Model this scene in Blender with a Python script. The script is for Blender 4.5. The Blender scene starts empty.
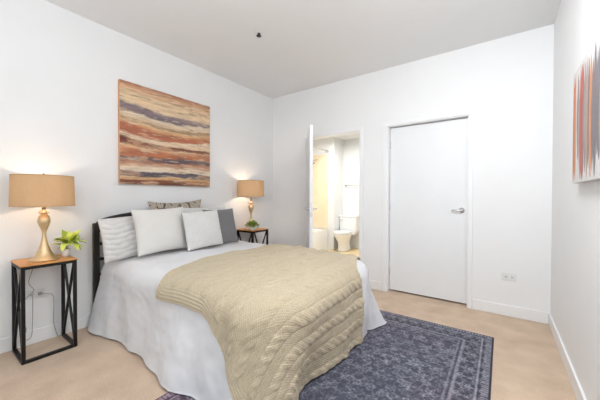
import bpy, bmesh, math, random
import numpy as np
from mathutils import Matrix, Vector

C = bpy.context.scene
COL = C.collection
PI = math.pi

# ------------------------------------------------------------------ camera
RW, RD, RH = 3.40, 3.4525, 2.76          # room: x 0..RW, back wall y = RD, ceiling RH
REAR = -1.45
cam_d = bpy.data.cameras.new('camera')
cam_d.sensor_width = 36.0
cam_d.lens = 281.04 / 600 * 36.0
cam_d.clip_start = 0.02
cam = bpy.data.objects.new('camera', cam_d); COL.objects.link(cam)
yaw, pitch, roll = 0.6227, 0.01093, 0.00262
fw = Vector((-math.sin(yaw)*math.cos(pitch), math.cos(yaw)*math.cos(pitch), -math.sin(pitch)))
rt = Vector((math.cos(yaw), math.sin(yaw), 0))
up = rt.cross(fw)
rt = rt*math.cos(roll) + up*math.sin(roll); up = rt.cross(fw)
cam.matrix_world = Matrix(((rt.x, up.x, -fw.x, 3.0252), (rt.y, up.y, -fw.y, 0.0),
                           (rt.z, up.z, -fw.z, 1.1717), (0, 0, 0, 1)))
C.camera = cam

# ------------------------------------------------------------------ world, lights, exposure
w = bpy.data.worlds.new('daylight'); C.world = w; w.use_nodes = True
w.node_tree.nodes['Background'].inputs[0].default_value = (0.80, 0.90, 1.0, 1)
w.node_tree.nodes['Background'].inputs[1].default_value = 1.0

def area(name, loc, rot, sx, sy, power, col=(1, 1, 1), spread=PI):
    d = bpy.data.lights.new(name, 'AREA'); d.shape = 'RECTANGLE'; d.size = sx; d.size_y = sy
    d.energy = power; d.color = col; d.spread = spread
    o = bpy.data.objects.new(name, d); COL.objects.link(o); o.location = loc; o.rotation_euler = rot
    return o

# daylight through the window in the wall behind the camera
area('window_daylight', (2.30, REAR + 0.03, 1.45), (PI/2, 0, 0), 1.9, 2.0, 4, (0.93, 0.97, 1.0))
# unseen fill light added below the ceiling, tilted towards the far wall
area('overhead_fill', (2.80, 1.10, 2.58), (0.50, -0.30, 0), 0.45, 0.3, 22, (0.94, 0.97, 1.0))
# added upward fill light behind the camera, bounced off the ceiling
area('bounce_fill', (2.60, -0.55, 1.60), (PI*0.90, 0, 0), 0.6, 0.6, 26, (0.92, 0.96, 1.0))
# the bathroom's ceiling lamp
area('bathroom_lamp', (0.5, 4.75, 2.40), (0, 0, 0), 0.9, 0.6, 25, (0.98, 0.99, 1.0))

C.view_settings.view_transform = 'Standard'
C.view_settings.look = 'None'
C.view_settings.gamma = 1.0
C.view_settings.use_curve_mapping = False
C.view_settings.exposure = 0.53

# ------------------------------------------------------------------ helpers
def lin(r, g, b):
    f = lambda c: (c/255/12.92) if c/255 <= 0.04045 else ((c/255+0.055)/1.055)**2.4
    return (f(r), f(g), f(b), 1)

class NT:
    def __init__(s, name):
        s.m = bpy.data.materials.new(name); s.m.use_nodes = True
        s.t = s.m.node_tree; s.p = s.t.nodes['Principled BSDF']
    def n(s, typ, **kw):
        nd = s.t.nodes.new(typ)
        for k, v in kw.items():
            if k.startswith('i_'):
                k = k[2:]; k = int(k) if k.isdigit() else k
                nd.inputs[k].default_value = v
            else: setattr(nd, k, v)
        return nd
    def l(s, a, b): s.t.links.new(a, b)
    def out(s, nd, i=0): return nd.outputs[i]

def mat(name, col, rough=0.6, metal=0.0, noise=0.0, nscale=20, bump=0.0, bscale=200, bdist=0.002, sheen=0.0, coat=0.0, detail=3):
    n = NT(name); p = n.p
    p.inputs['Base Color'].default_value = col
    p.inputs['Roughness'].default_value = rough
    p.inputs['Metallic'].default_value = metal
    p.inputs['Sheen Weight'].default_value = sheen
    p.inputs['Coat Weight'].default_value = coat
    tc = n.n('ShaderNodeTexCoord')
    nz = n.n('ShaderNodeTexNoise'); nz.inputs['Scale'].default_value = nscale; nz.inputs['Detail'].default_value = detail
    n.l(tc.outputs['Object'], nz.inputs['Vector'])
    if noise > 0:
        mp = n.n('ShaderNodeMapRange'); mp.inputs[1].default_value = 0.3; mp.inputs[2].default_value = 0.7
        mp.inputs[3].default_value = 1-noise; mp.inputs[4].default_value = 1+noise
        n.l(nz.outputs['Fac'], mp.inputs[0])
        mx = n.n('ShaderNodeVectorMath', operation='SCALE'); mx.inputs[0].default_value = col[:3]
        n.l(mp.outputs[0], mx.inputs['Scale']); n.l(mx.outputs[0], p.inputs['Base Color'])
    if bump > 0:
        nb = n.n('ShaderNodeTexNoise'); nb.inputs['Scale'].default_value = bscale; nb.inputs['Detail'].default_value = 2
        n.l(tc.outputs['Object'], nb.inputs['Vector'])
        b = n.n('ShaderNodeBump'); b.inputs['Strength'].default_value = bump; b.inputs['Distance'].default_value = bdist
        n.l(nb.outputs['Fac'], b.inputs['Height']); n.l(b.outputs[0], p.inputs['Normal'])
    return n.m

def attr_mat(name, attr, rough=0.8, nscale=120, noise=0.12, bump=0.3, bscale=300, bdist=0.002):
    """surface whose pattern is stored per vertex, broken up by fine procedural noise"""
    n = NT(name); p = n.p; p.inputs['Roughness'].default_value = rough
    a = n.n('ShaderNodeAttribute'); a.attribute_name = attr
    tc = n.n('ShaderNodeTexCoord')
    nz = n.n('ShaderNodeTexNoise'); nz.inputs['Scale'].default_value = nscale; nz.inputs['Detail'].default_value = 4
    n.l(tc.outputs['Object'], nz.inputs['Vector'])
    mp = n.n('ShaderNodeMapRange'); mp.inputs[1].default_value = 0.3; mp.inputs[2].default_value = 0.7
    mp.inputs[3].default_value = 1-noise; mp.inputs[4].default_value = 1+noise
    n.l(nz.outputs['Fac'], mp.inputs[0])
    mx = n.n('ShaderNodeVectorMath', operation='SCALE')
    n.l(a.outputs['Color'], mx.inputs[0]); n.l(mp.outputs[0], mx.inputs['Scale']); n.l(mx.outputs[0], p.inputs['Base Color'])
    nb = n.n('ShaderNodeTexNoise'); nb.inputs['Scale'].default_value = bscale
    n.l(tc.outputs['Object'], nb.inputs['Vector'])
    b = n.n('ShaderNodeBump'); b.inputs['Strength'].default_value = bump; b.inputs['Distance'].default_value = bdist
    n.l(nb.outputs['Fac'], b.inputs['Height']); n.l(b.outputs[0], p.inputs['Normal'])
    return n.m

def link_mesh(name, me, m, parent=None, smooth=False):
    o = bpy.data.objects.new(name, me); COL.objects.link(o)
    if m is not None: me.materials.append(m)
    if smooth:
        for p in me.polygons: p.use_smooth = True
    if parent is not None: o.parent = parent
    return o

def obj(name, bm, m, parent=None, smooth=False):
    bmesh.ops.recalc_face_normals(bm, faces=bm.faces)
    me = bpy.data.meshes.new(name); bm.to_mesh(me); bm.free()
    return link_mesh(name, me, m, parent, smooth)

def add_box(bm, a, b, bevel=0.0, seg=2, M=None):
    cx = [(a[i]+b[i])/2 for i in range(3)]; s = [abs(b[i]-a[i]) for i in range(3)]
    t = bmesh.new(); bmesh.ops.create_cube(t, size=1)
    for v in t.verts: v.co = Vector((v.co.x*s[0]+cx[0], v.co.y*s[1]+cx[1], v.co.z*s[2]+cx[2]))
    if bevel > 0:
        bmesh.ops.bevel(t, geom=list(t.edges), offset=bevel, segments=seg, profile=0.5, affect='EDGES')
    if M is not None: bmesh.ops.transform(t, matrix=M, verts=t.verts)
    merge(bm, t)

def merge(bm, t):
    me = bpy.data.meshes.new('tmp'); t.to_mesh(me); t.free(); bm.from_mesh(me); bpy.data.meshes.remove(me)

def bx(a, b, bevel=0.0, seg=2):
    bm = bmesh.new(); add_box(bm, a, b, bevel, seg); return bm

def add_bar(bm, p, q, wd, hd=None, upv=(0, 0, 1), bevel=0.0):
    """square bar from p to q"""
    p, q = Vector(p), Vector(q); hd = hd or wd
    d = (q-p); L = d.length; d.normalize()
    u = Vector(upv); u = (u - d*u.dot(d))
    if u.length < 1e-4: u = Vector((1, 0, 0)) - d*d.x
    u.normalize(); s = d.cross(u)
    M = Matrix(((d.x, s.x, u.x, (p.x+q.x)/2), (d.y, s.y, u.y, (p.y+q.y)/2), (d.z, s.z, u.z, (p.z+q.z)/2), (0, 0, 0, 1)))
    add_box(bm, (-L/2, -wd/2, -hd/2), (L/2, wd/2, hd/2), bevel, 1, M)

def add_tube(bm, pts, r, n=10, caps=True):
    pts = [Vector(p) for p in pts]; rings = []
    rs = r if isinstance(r, (list, tuple)) else [r]*len(pts)
    prev = None
    for i, p in enumerate(pts):
        d = (pts[min(i+1, len(pts)-1)] - pts[max(i-1, 0)]).normalized()
        if prev is None:
            u = Vector((0, 0, 1)) if abs(d.z) < 0.9 else Vector((1, 0, 0))
        else: u = prev
        u = (u - d*u.dot(d)).normalized(); prev = u; v = d.cross(u)
        rings.append([bm.verts.new(p + (u*math.cos(2*PI*k/n) + v*math.sin(2*PI*k/n))*rs[i]) for k in range(n)])
    for a, b in zip(rings, rings[1:]):
        for k in range(n): bm.faces.new((a[k], a[(k+1) % n], b[(k+1) % n], b[k]))
    if caps:
        bm.faces.new(rings[0][::-1]); bm.faces.new(rings[-1])

def smooth_path(pts, n=8):
    P = [Vector(p) for p in pts]; out = []
    for i in range(len(P)-1):
        p0, p1, p2, p3 = P[max(i-1, 0)], P[i], P[i+1], P[min(i+2, len(P)-1)]
        for k in range(n):
            t = k/n
            out.append(0.5*((2*p1)+(p2-p0)*t+(2*p0-5*p1+4*p2-p3)*t*t+(3*p1-p0-3*p2+p3)*t**3))
    out.append(P[-1]); return out

def add_lathe(bm, prof, c=(0, 0, 0), n=40, close=True):
    rings = []
    for r, z in prof:
        rings.append([bm.verts.new((c[0]+max(r, 1e-4)*math.cos(2*PI*k/n), c[1]+max(r, 1e-4)*math.sin(2*PI*k/n), c[2]+z)) for k in range(n)])
    for a, b in zip(rings, rings[1:]):
        for k in range(n): bm.faces.new((a[k], a[(k+1) % n], b[(k+1) % n], b[k]))
    if close:
        bm.faces.new(rings[0][::-1]); bm.faces.new(rings[-1])

def add_loft(bm, rings, caps=True):
    R = [[bm.verts.new(p) for p in r] for r in rings]; n = len(R[0])
    for a, b in zip(R, R[1:]):
        for k in range(n): bm.faces.new((a[k], a[(k+1) % n], b[(k+1) % n], b[k]))
    if caps: bm.faces.new(R[0][::-1]); bm.faces.new(R[-1])

def grid_mesh(name, P, closed=False):
    """P: (n, m, 3) -> quad mesh"""
    n, m = P.shape[:2]
    idx = np.arange(n*m).reshape(n, m)
    q = np.stack([idx[:-1, :-1], idx[1:, :-1], idx[1:, 1:], idx[:-1, 1:]], -1).reshape(-1, 4)
    me = bpy.data.meshes.new(name)
    me.from_pydata(P.reshape(-1, 3).tolist(), [], q.tolist()); me.update()
    return me

def set_color(me, name, colors):
    a = me.color_attributes.new(name, 'FLOAT_COLOR', 'POINT')
    a.data.foreach_set('color', np.asarray(colors, dtype=np.float32).reshape(-1))

def set_uv(me, uv):
    l = me.uv_layers.new(name='cloth')
    vi = np.zeros(len(me.loops), dtype=np.int32); me.loops.foreach_get('vertex_index', vi)
    l.data.foreach_set('uv', uv.reshape(-1, 2)[vi].astype(np.float32).reshape(-1))

# value noise
_rng = np.random.RandomState(7)
_T = _rng.rand(256, 256)
def vnoise(x, y):
    x = np.asarray(x, float); y = np.asarray(y, float)
    xi = np.floor(x).astype(int); yi = np.floor(y).astype(int); fx = x-xi; fy = y-yi
    fx = fx*fx*(3-2*fx); fy = fy*fy*(3-2*fy)
    g = lambda a, b: _T[a % 256, b % 256]
    return (g(xi, yi)*(1-fx)+g(xi+1, yi)*fx)*(1-fy) + (g(xi, yi+1)*(1-fx)+g(xi+1, yi+1)*fx)*fy
def fbm(x, y, o=4):
    s = 0; a = 0.5; t = 0
    for k in range(o):
        s = s + a*vnoise(x*2**k+17*k, y*2**k+31*k); t += a; a *= 0.5
    return s/t
sst = lambda a, b, x: (lambda t: t*t*(3-2*t))(np.clip((x-a)/(b-a), 0, 1))

def tag(o, label, cat, group=None, kind=None):
    o['label'] = label; o['category'] = cat
    if group: o['group'] = group
    if kind: o['kind'] = kind
    return o

def thing(name, label, cat, loc=(0, 0, 0), rot=(0, 0, 0), group=None):
    o = bpy.data.objects.new(name, None); COL.objects.link(o)
    o.empty_display_size = 0.05
    o.location = loc; o.rotation_euler = rot
    return tag(o, label, cat, group)

def struct(name, bm, m, label, cat, parent=None, smooth=False):
    o = obj(name, bm, m, parent, smooth)
    if parent is None: tag(o, label, cat, kind='structure')
    return o

# ------------------------------------------------------------------ materials
M = {}
M['wall'] = mat('wall_paint', lin(240, 240, 240), 0.55, noise=0.01, nscale=3, bump=0.06, bscale=350, bdist=0.001)
M['ceiling'] = mat('ceiling_paint', lin(237, 237, 237), 0.8, noise=0.01, nscale=2, bump=0.08, bscale=300, bdist=0.001)
M['trim'] = mat('trim_paint', lin(242, 242, 242), 0.35, noise=0.008, nscale=5)
M['door'] = mat('door_paint', lin(238, 239, 240), 0.4, noise=0.008, nscale=4)
M['bath_wall'] = mat('bathroom_paint', lin(232, 232, 230), 0.5, noise=0.01, nscale=4)
M['steel'] = mat('brushed_steel', lin(215, 215, 215), 0.38, 1.0, noise=0.05, nscale=60)
M['chrome'] = mat('chrome', lin(205, 205, 205), 0.15, 1.0)
M['black_metal'] = mat('black_metal', lin(24, 22, 22), 0.45, 0.3, noise=0.1, nscale=30)
M['dark_head'] = mat('dark_bed_frame', lin(38, 34, 32), 0.5, 0.2, noise=0.1, nscale=20)
M['porcelain'] = mat('porcelain', lin(238, 238, 236), 0.12, coat=0.4)
M['white_plastic'] = mat('white_plastic', lin(232, 232, 230), 0.35)
M['slot'] = mat('outlet_slot', lin(60, 58, 56), 0.6)
M['cord'] = mat('cord_plastic', lin(150, 148, 144), 0.5)
M['gold'] = mat('champagne_gold', lin(224, 196, 154), 0.40, 0.85, noise=0.08, nscale=40)
M['gold_dark'] = mat('aged_brass', lin(120, 84, 50), 0.4, 0.8)
M['pot'] = mat('white_ceramic', lin(232, 229, 224), 0.35, noise=0.02, nscale=20)
M['soil'] = mat('potting_soil', lin(60, 45, 35), 0.95, noise=0.3, nscale=80)
M['sprinkler'] = mat('sprinkler_metal', lin(70, 66, 60), 0.5, 0.6)
M['white_cotton'] = mat('white_cotton', lin(222, 222, 224), 0.85, noise=0.012, nscale=8, bump=0.15, bscale=600, bdist=0.001, sheen=0.1)
M['pillow_cotton'] = mat('smooth_pillow_cotton', lin(222, 219, 214), 0.85, noise=0.012, nscale=8, bump=0.15, bscale=600, bdist=0.001, sheen=0.1)
M['sham_cotton'] = mat('sham_cotton', lin(216, 214, 212), 0.85, noise=0.015, nscale=10, bump=0.2, bscale=350, bdist=0.001, sheen=0.1)
M['grey_linen'] = mat('grey_linen', lin(122, 121, 122), 0.9, noise=0.08, nscale=90, bump=0.3, bscale=500, bdist=0.001)
M['mattress'] = mat('mattress_ticking', lin(220, 218, 214), 0.9, noise=0.02)
M['bath_tile_floor'] = mat('bathroom_floor', lin(232, 206, 160), 0.4, noise=0.04, nscale=6)
M['canvas'] = mat('canvas_edge', lin(214, 160, 112), 0.8, noise=0.1, nscale=30)
M['canvas_white'] = mat('white_canvas_edge', lin(222, 220, 218), 0.8, noise=0.03, nscale=30)

def carpet_mat():
    n = NT('beige_carpet'); p = n.p; p.inputs['Roughness'].default_value = 0.95; p.inputs['Sheen Weight'].default_value = 0.15
    tc = n.n('ShaderNodeTexCoord')
    a = n.n('ShaderNodeTexNoise'); a.inputs['Scale'].default_value = 160; a.inputs['Detail'].default_value = 3
    b = n.n('ShaderNodeTexNoise'); b.inputs['Scale'].default_value = 5; b.inputs['Detail'].default_value = 5
    for q in (a, b): n.l(tc.outputs['Object'], q.inputs['Vector'])
    ad = n.n('ShaderNodeMath', operation='MULTIPLY_ADD'); ad.inputs[1].default_value = 0.45
    n.l(b.outputs['Fac'], ad.inputs[0])
    m2 = n.n('ShaderNodeMath', operation='MULTIPLY'); m2.inputs[1].default_value = 0.55
    n.l(a.outputs['Fac'], m2.inputs[0]); n.l(m2.outputs[0], ad.inputs[2])
    r = n.n('ShaderNodeValToRGB'); r.color_ramp.elements[0].position = 0.36; r.color_ramp.elements[1].position = 0.64
    r.color_ramp.elements[0].color = lin(188, 162, 138); r.color_ramp.elements[1].color = lin(221, 197, 172)
    n.l(ad.outputs[0], r.inputs[0]); n.l(r.outputs[0], p.inputs['Base Color'])
    bp = n.n('ShaderNodeBump'); bp.inputs['Strength'].default_value = 0.6; bp.inputs['Distance'].default_value = 0.006
    n.l(ad.outputs[0], bp.inputs['Height']); n.l(bp.outputs[0], p.inputs['Normal'])
    return n.m
M['carpet'] = carpet_mat()

def wood_mat(name, c1, c2):
    n = NT(name); p = n.p; p.inputs['Roughness'].default_value = 0.4
    tc = n.n('ShaderNodeTexCoord'); mp = n.n('ShaderNodeMapping'); mp.inputs['Scale'].default_value = (26, 3.0, 26)
    n.l(tc.outputs['Object'], mp.inputs['Vector'])
    nz = n.n('ShaderNodeTexNoise'); nz.inputs['Scale'].default_value = 2.2; nz.inputs['Detail'].default_value = 6; nz.inputs['Distortion'].default_value = 0.7
    n.l(mp.outputs[0], nz.inputs['Vector'])
    r = n.n('ShaderNodeValToRGB'); r.color_ramp.elements[0].position = 0.35; r.color_ramp.elements[1].position = 0.65
    r.color_ramp.elements[0].color = c1; r.color_ramp.elements[1].color = c2
    n.l(nz.outputs['Fac'], r.inputs[0]); n.l(r.outputs[0], p.inputs['Base Color'])
    return n.m
M['wood'] = wood_mat('honey_wood', lin(188, 122, 56), lin(226, 166, 94))

def tile_mat():
    n = NT('beige_shower_tile'); p = n.p; p.inputs['Roughness'].default_value = 0.25
    tc = n.n('ShaderNodeTexCoord'); mp = n.n('ShaderNodeMapping'); mp.inputs['Rotation'].default_value = (PI/2, 0, 0)
    n.l(tc.outputs['Object'], mp.inputs['Vector'])
    b = n.n('ShaderNodeTexBrick'); b.offset = 0.0
    b.inputs['Color1'].default_value = lin(238, 217, 182); b.inputs['Color2'].default_value = lin(243, 225, 194); b.inputs['Mortar'].default_value = lin(238, 224, 196)
    b.inputs['Scale'].default_value = 1.0; b.inputs['Brick Width'].default_value = 0.2; b.inputs['Row Height'].default_value = 0.2; b.inputs['Mortar Size'].default_value = 0.004
    n.l(mp.outputs[0], b.inputs['Vector']); n.l(b.outputs['Color'], p.inputs['Base Color'])
    return n.m
M['tile'] = tile_mat()

def shade_mat():
    n = NT('burlap_lampshade'); t = n.t
    tc = n.n('ShaderNodeTexCoord'); mp = n.n('ShaderNodeMapping'); mp.inputs['Scale'].default_value = (60, 60, 420)
    n.l(tc.outputs['Object'], mp.inputs['Vector'])
    nz = n.n('ShaderNodeTexNoise'); nz.inputs['Scale'].default_value = 1.5; nz.inputs['Detail'].default_value = 3
    n.l(mp.outputs[0], nz.inputs['Vector'])
    r = n.n('ShaderNodeValToRGB'); r.color_ramp.elements[0].position = 0.3; r.color_ramp.elements[1].position = 0.7
    r.color_ramp.elements[0].color = lin(202, 166, 128); r.color_ramp.elements[1].color = lin(214, 180, 142)
    n.l(nz.outputs['Fac'], r.inputs[0])
    d = n.n('ShaderNodeBsdfDiffuse'); tr = n.n('ShaderNodeBsdfTranslucent')
    n.l(r.outputs[0], d.inputs['Color']); n.l(r.outputs[0], tr.inputs['Color'])
    mx = n.n('ShaderNodeMixShader'); mx.inputs[0].default_value = 0.10
    n.l(d.outputs[0], mx.inputs[1]); n.l(tr.outputs[0], mx.inputs[2])
    t.links.new(mx.outputs[0], t.nodes['Material Output'].inputs['Surface'])
    return n.m
M['shade'] = shade_mat()
M['shade_edge'] = mat('lampshade_edge', lin(196, 160, 116), 0.8)
M['shade_liner'] = mat('lampshade_liner', lin(244, 238, 224), 0.8)
def bulb_mat():
    n = NT('lit_bulb'); n.p.inputs['Emission Color'].default_value = lin(255, 225, 180); n.p.inputs['Emission Strength'].default_value = 6
    return n.m
M['bulb'] = bulb_mat()

def leaf_mat(name, c1, c2):
    n = NT(name); p = n.p; p.inputs['Roughness'].default_value = 0.45
    p.inputs['Subsurface Weight'].default_value = 0.0
    a = n.n('ShaderNodeAttribute'); a.attribute_name = 'leaf_tone'
    r = n.n('ShaderNodeValToRGB'); r.color_ramp.elements[0].color = c1; r.color_ramp.elements[1].color = c2
    n.l(a.outputs['Fac'], r.inputs[0]); n.l(r.outputs[0], p.inputs['Base Color'])
    return n.m
M['leaf_bright'] = leaf_mat('lime_leaves', lin(170, 198, 64), lin(244, 244, 132))
M['leaf_dark'] = leaf_mat('green_leaves', lin(104, 136, 48), lin(190, 206, 88))
M['stem'] = mat('plant_stem', lin(110, 130, 60), 0.6)

def knit_mat():
    n = NT('cream_cable_knit'); p = n.p; p.inputs['Roughness'].default_value = 0.95; p.inputs['Sheen Weight'].default_value = 0.2
    uv = n.n('ShaderNodeUVMap'); uv.uv_map = 'cloth'
    def wave(rot, scale):
        mp = n.n('ShaderNodeMapping'); mp.inputs['Rotation'].default_value = (0, 0, rot)
        n.l(uv.outputs[0], mp.inputs['Vector'])
        wv = n.n('ShaderNodeTexWave'); wv.wave_type = 'BANDS'; wv.inputs['Scale'].default_value = scale; wv.inputs['Distortion'].default_value = 0.6
        wv.inputs['Detail'].default_value = 1; n.l(mp.outputs[0], wv.inputs['Vector'])
        return wv
    w1 = wave(math.radians(35), 26); w2 = wave(math.radians(-35), 26)
    mn = n.n('ShaderNodeMath', operation='MAXIMUM'); n.l(w1.outputs['Fac'], mn.inputs[0]); n.l(w2.outputs['Fac'], mn.inputs[1])
    bp = n.n('ShaderNodeBump'); bp.inputs['Strength'].default_value = 0.6; bp.inputs['Distance'].default_value = 0.004
    n.l(mn.outputs[0], bp.inputs['Height']); n.l(bp.outputs[0], p.inputs['Normal'])
    nz = n.n('ShaderNodeTexNoise'); nz.inputs['Scale'].default_value = 90; n.l(uv.outputs[0], nz.inputs['Vector'])
    r = n.n('ShaderNodeValToRGB'); r.color_ramp.elements[0].position = 0.3; r.color_ramp.elements[1].position = 0.7
    r.color_ramp.elements[0].color = lin(187, 172, 145); r.color_ramp.elements[1].color = lin(200, 185, 158)
    n.l(nz.outputs['Fac'], r.inputs[0]); n.l(r.outputs[0], p.inputs['Base Color'])
    return n.m
M['knit'] = knit_mat()

def patterned_mat():
    n = NT('patterned_pillow_cloth'); p = n.p; p.inputs['Roughness'].default_value = 0.9
    tc = n.n('ShaderNodeTexCoord')
    v = n.n('ShaderNodeTexVoronoi'); v.feature = 'DISTANCE_TO_EDGE'; v.inputs['Scale'].default_value = 13
    nz = n.n('ShaderNodeTexNoise'); nz.inputs['Scale'].default_value = 14; nz.inputs['Detail'].default_value = 2
    n.l(tc.outputs['Object'], v.inputs['Vector']); n.l(tc.outputs['Object'], nz.inputs['Vector'])
    ad = n.n('ShaderNodeMath', operation='MULTIPLY_ADD'); ad.inputs[1].default_value = 1.6
    n.l(v.outputs['Distance'], ad.inputs[0]); n.l(nz.outputs['Fac'], ad.inputs[2])
    r = n.n('ShaderNodeValToRGB'); e = r.color_ramp.elements
    e[0].position = 0.48; e[0].color = lin(92, 78, 68); e[1].position = 0.62; e[1].color = lin(190, 178, 160)
    k = e.new(0.8); k.color = lin(168, 158, 144)
    n.l(ad.outputs[0], r.inputs[0]); n.l(r.outputs[0], p.inputs['Base Color'])
    return n.m
M['patterned'] = patterned_mat()

# ------------------------------------------------------------------ room shell
BX0, BX1 = 0.66, 1.517      # bathroom doorway
CX0, CX1 = 1.876, 2.742     # closet doorway
DH = 2.045
WT = 0.12
struct('floor', bx((-0.15, REAR-0.15, -0.1), (RW+0.15, RD+WT/2, 0)), M['carpet'], 'beige carpeted floor of the bedroom', 'floor')
struct('ceiling', bx((-0.15, REAR-0.15, RH), (RW+0.15, RD+WT, RH+0.12)), M['ceiling'], 'white bedroom ceiling', 'ceiling')
struct('wall_left', bx((-0.12, REAR-0.15, 0), (0, RD, RH)), M['wall'], 'left wall behind the bed headboard', 'wall')
struct('wall_right', bx((RW, REAR-0.15, 0), (RW+0.12, RD+WT, RH)), M['wall'], 'right white wall with striped canvas', 'wall')
bm = bmesh.new()
for a, b in (((-0.12, 0), (BX0, RH)), ((BX0, DH), (BX1, RH)), ((BX1, 0), (CX0, RH)), ((CX0, DH), (CX1, RH)), ((CX1, 0), (RW, RH))):
    add_box(bm, (a[0], RD, a[1]), (b[0], RD+WT, b[1]))
struct('wall_back', bm, M['wall'], 'white back wall with two doorways', 'wall')
WX0, WX1, WZ0, WZ1 = 1.30, 3.30, 0.40, 2.50
bm = bmesh.new()
for a, b in (((-0.12, 0), (WX0, RH)), ((WX0, 0), (WX1, WZ0)), ((WX0, WZ1), (WX1, RH)), ((WX1, 0), (RW, RH))):
    add_box(bm, (a[0], REAR-0.12, a[1]), (b[0], REAR, b[1]))
struct('wall_rear', bm, M['wall'], 'rear wall behind the camera with a window', 'wall')
bm = bmesh.new()
for a, b in (((WX0, WZ0), (WX0+0.05, WZ1)), ((WX1-0.05, WZ0), (WX1, WZ1)), ((WX0, WZ0), (WX1, WZ0+0.05)), ((WX0, WZ1-0.05), (WX1, WZ1)), ((2.27, WZ0), (2.32, WZ1))):
    add_box(bm, (a[0], REAR-0.10, a[1]), (b[0], REAR-0.04, b[1]))
struct('window_1', bm, M['trim'], 'white framed window in the rear wall', 'window')

def baseboard(name, a, b, label):
    struct(name, bx(a, b, 0.004), M['trim'], label, 'baseboard')
BB = 0.108
baseboard('baseboard_left', (0, REAR, 0), (0.014, RD, BB), 'white baseboard along the left wall')
baseboard('baseboard_right', (RW-0.014, REAR, 0), (RW, RD, BB), 'white baseboard along the right wall')
baseboard('baseboard_back', (0.014, RD-0.014, 0), (BX0-0.06, RD, BB), 'white baseboard in the corner beside the bathroom doorway')
baseboard('baseboard_middle', (BX1+0.055, RD-0.014, 0), (CX0-0.06, RD, BB), 'white baseboard between the two doorways')
baseboard('baseboard_corner', (CX1+0.04, RD-0.014, 0), (RW-0.014, RD, BB), 'white baseboard right of the closet door')

def casing(name, x0, x1, wd, label, wdr=None):
    wdr = wdr or wd
    bm = bmesh.new()
    y0, y1 = RD-0.018, RD
    add_box(bm, (x0-wd, y0, 0), (x0, y1, DH), 0.003)
    add_box(bm, (x1, y0, 0), (x1+wdr, y1, DH), 0.003)
    add_box(bm, (x0-wd, y0, DH), (x1+wdr, y1, DH+wd), 0.003)
    # jamb lining and stop
    t = 0.010
    add_box(bm, (x0, RD-0.005, 0), (x0+t, RD+WT+0.005, DH-t)); add_box(bm, (x1-t, RD-0.005, 0), (x1, RD+WT+0.005, DH-t))
    add_box(bm, (x0, RD-0.005, DH-t), (x1, RD+WT+0.005, DH))
    return struct(name, bm, M['trim'], label, 'door frame')
casing('trim_1', CX0, CX1, 0.055, 'white casing around the closed closet door', 0.036)
casing('trim_2', BX0, BX1, 0.045, 'white casing around the open bathroom doorway')

def lever(parent, M4, side=1):
    bm = bmesh.new()
    add_tube(bm, [(0, 0, 0), (0, -0.010*side, 0)], 0.027, 24)
    add_tube(bm, [(0, -0.008*side, 0), (0, -0.045*side, 0)], 0.010, 14)
    add_tube(bm, smooth_path([(0, -0.045*side, 0), (-0.02, -0.048*side, 0), (-0.06, -0.047*side, 0.001), (-0.095, -0.042*side, 0)], 5), 0.0085, 12)
    bmesh.ops.transform(bm, matrix=M4, verts=bm.verts)
    return obj('door_handle', bm, M['steel'], parent, True)

# closet door, closed, set back in its frame
d1 = struct('door_1', bx((CX0+0.013, RD+0.062, 0.018), (CX1-0.013, RD+0.100, DH-0.015), 0.003), M['door'], 'closed flat white closet door with steel lever', 'door')
lever(d1, Matrix.Translation((2.672, RD+0.062, 1.03)))
bm = bmesh.new()
for z in (0.25, 1.05, 1.82): add_tube(bm, [(CX0+0.0125, RD+0.058, z-0.045), (CX0+0.0125, RD+0.058, z+0.045)], 0.006, 10)
obj('hinge', bm, M['steel'], d1, True)

# bathroom door, open into the room, seen edge-on
hx, hy = BX0+0.012, RD-0.012
ang = math.atan2(2.832-hy, 1.13-hx)
d2 = thing('door_2', 'open white bathroom door seen nearly edge-on', 'door', (hx, hy, 0), (0, 0, ang)); d2['kind'] = 'structure'
obj('door_panel', bx((0.0, 0.0, 0.018), (0.822, 0.040, 2.03), 0.003), M['door'], d2)
bm = bmesh.new(); add_box(bm, (0.8215, 0.008, 0.93), (0.8235, 0.032, 1.10), 0.0)
obj('latch_plate', bm, M['steel'], d2)
lever(d2, Matrix.Translation((0.755, 0.040, 1.03)), -1)
lever(d2, Matrix.Translation((0.755, 0.0, 1.03)), 1)

# ------------------------------------------------------------------ bathroom shell
BY = RD+WT
BW = 5.95
struct('floor_bathroom', bx((-1.0, RD+WT/2, -0.1), (1.75, BW+0.1, -0.002)), M['bath_tile_floor'], 'warm beige bathroom floor', 'floor')
struct('ceiling_bathroom', bx((-1.0, BY, 2.5), (1.75, BW+0.1, 2.6)), M['bath_wall'], 'white bathroom ceiling', 'ceiling')
struct('wall_bathroom_back', bx((0.0, BW, 0), (1.75, BW+0.1, 2.5)), M['bath_wall'], 'white bathroom wall behind the toilet', 'wall')
struct('wall_bathroom_right', bx((1.65, BY, 0), (1.75, BW, 2.5)), M['bath_wall'], 'white right wall of the bathroom', 'wall')
struct('wall_bathroom_left', bx((-1.0, BY, 0), (-0.92, BW+0.1, 2.5)), M['tile'], 'beige tiled long wall of the shower', 'wall')
struct('wall_bathroom_end', bx((-0.92, 5.5, 0), (0.0, BW+0.1, 2.5)), M['bath_wall'], 'white wall at the end of the bathtub', 'wall')
struct('trim_3', bx((-0.92, 5.488, 0.46), (-0.15, 5.5, 2.13)), M['tile'], 'beige tile panel above the end of the bathtub', 'wall tile')

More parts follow.
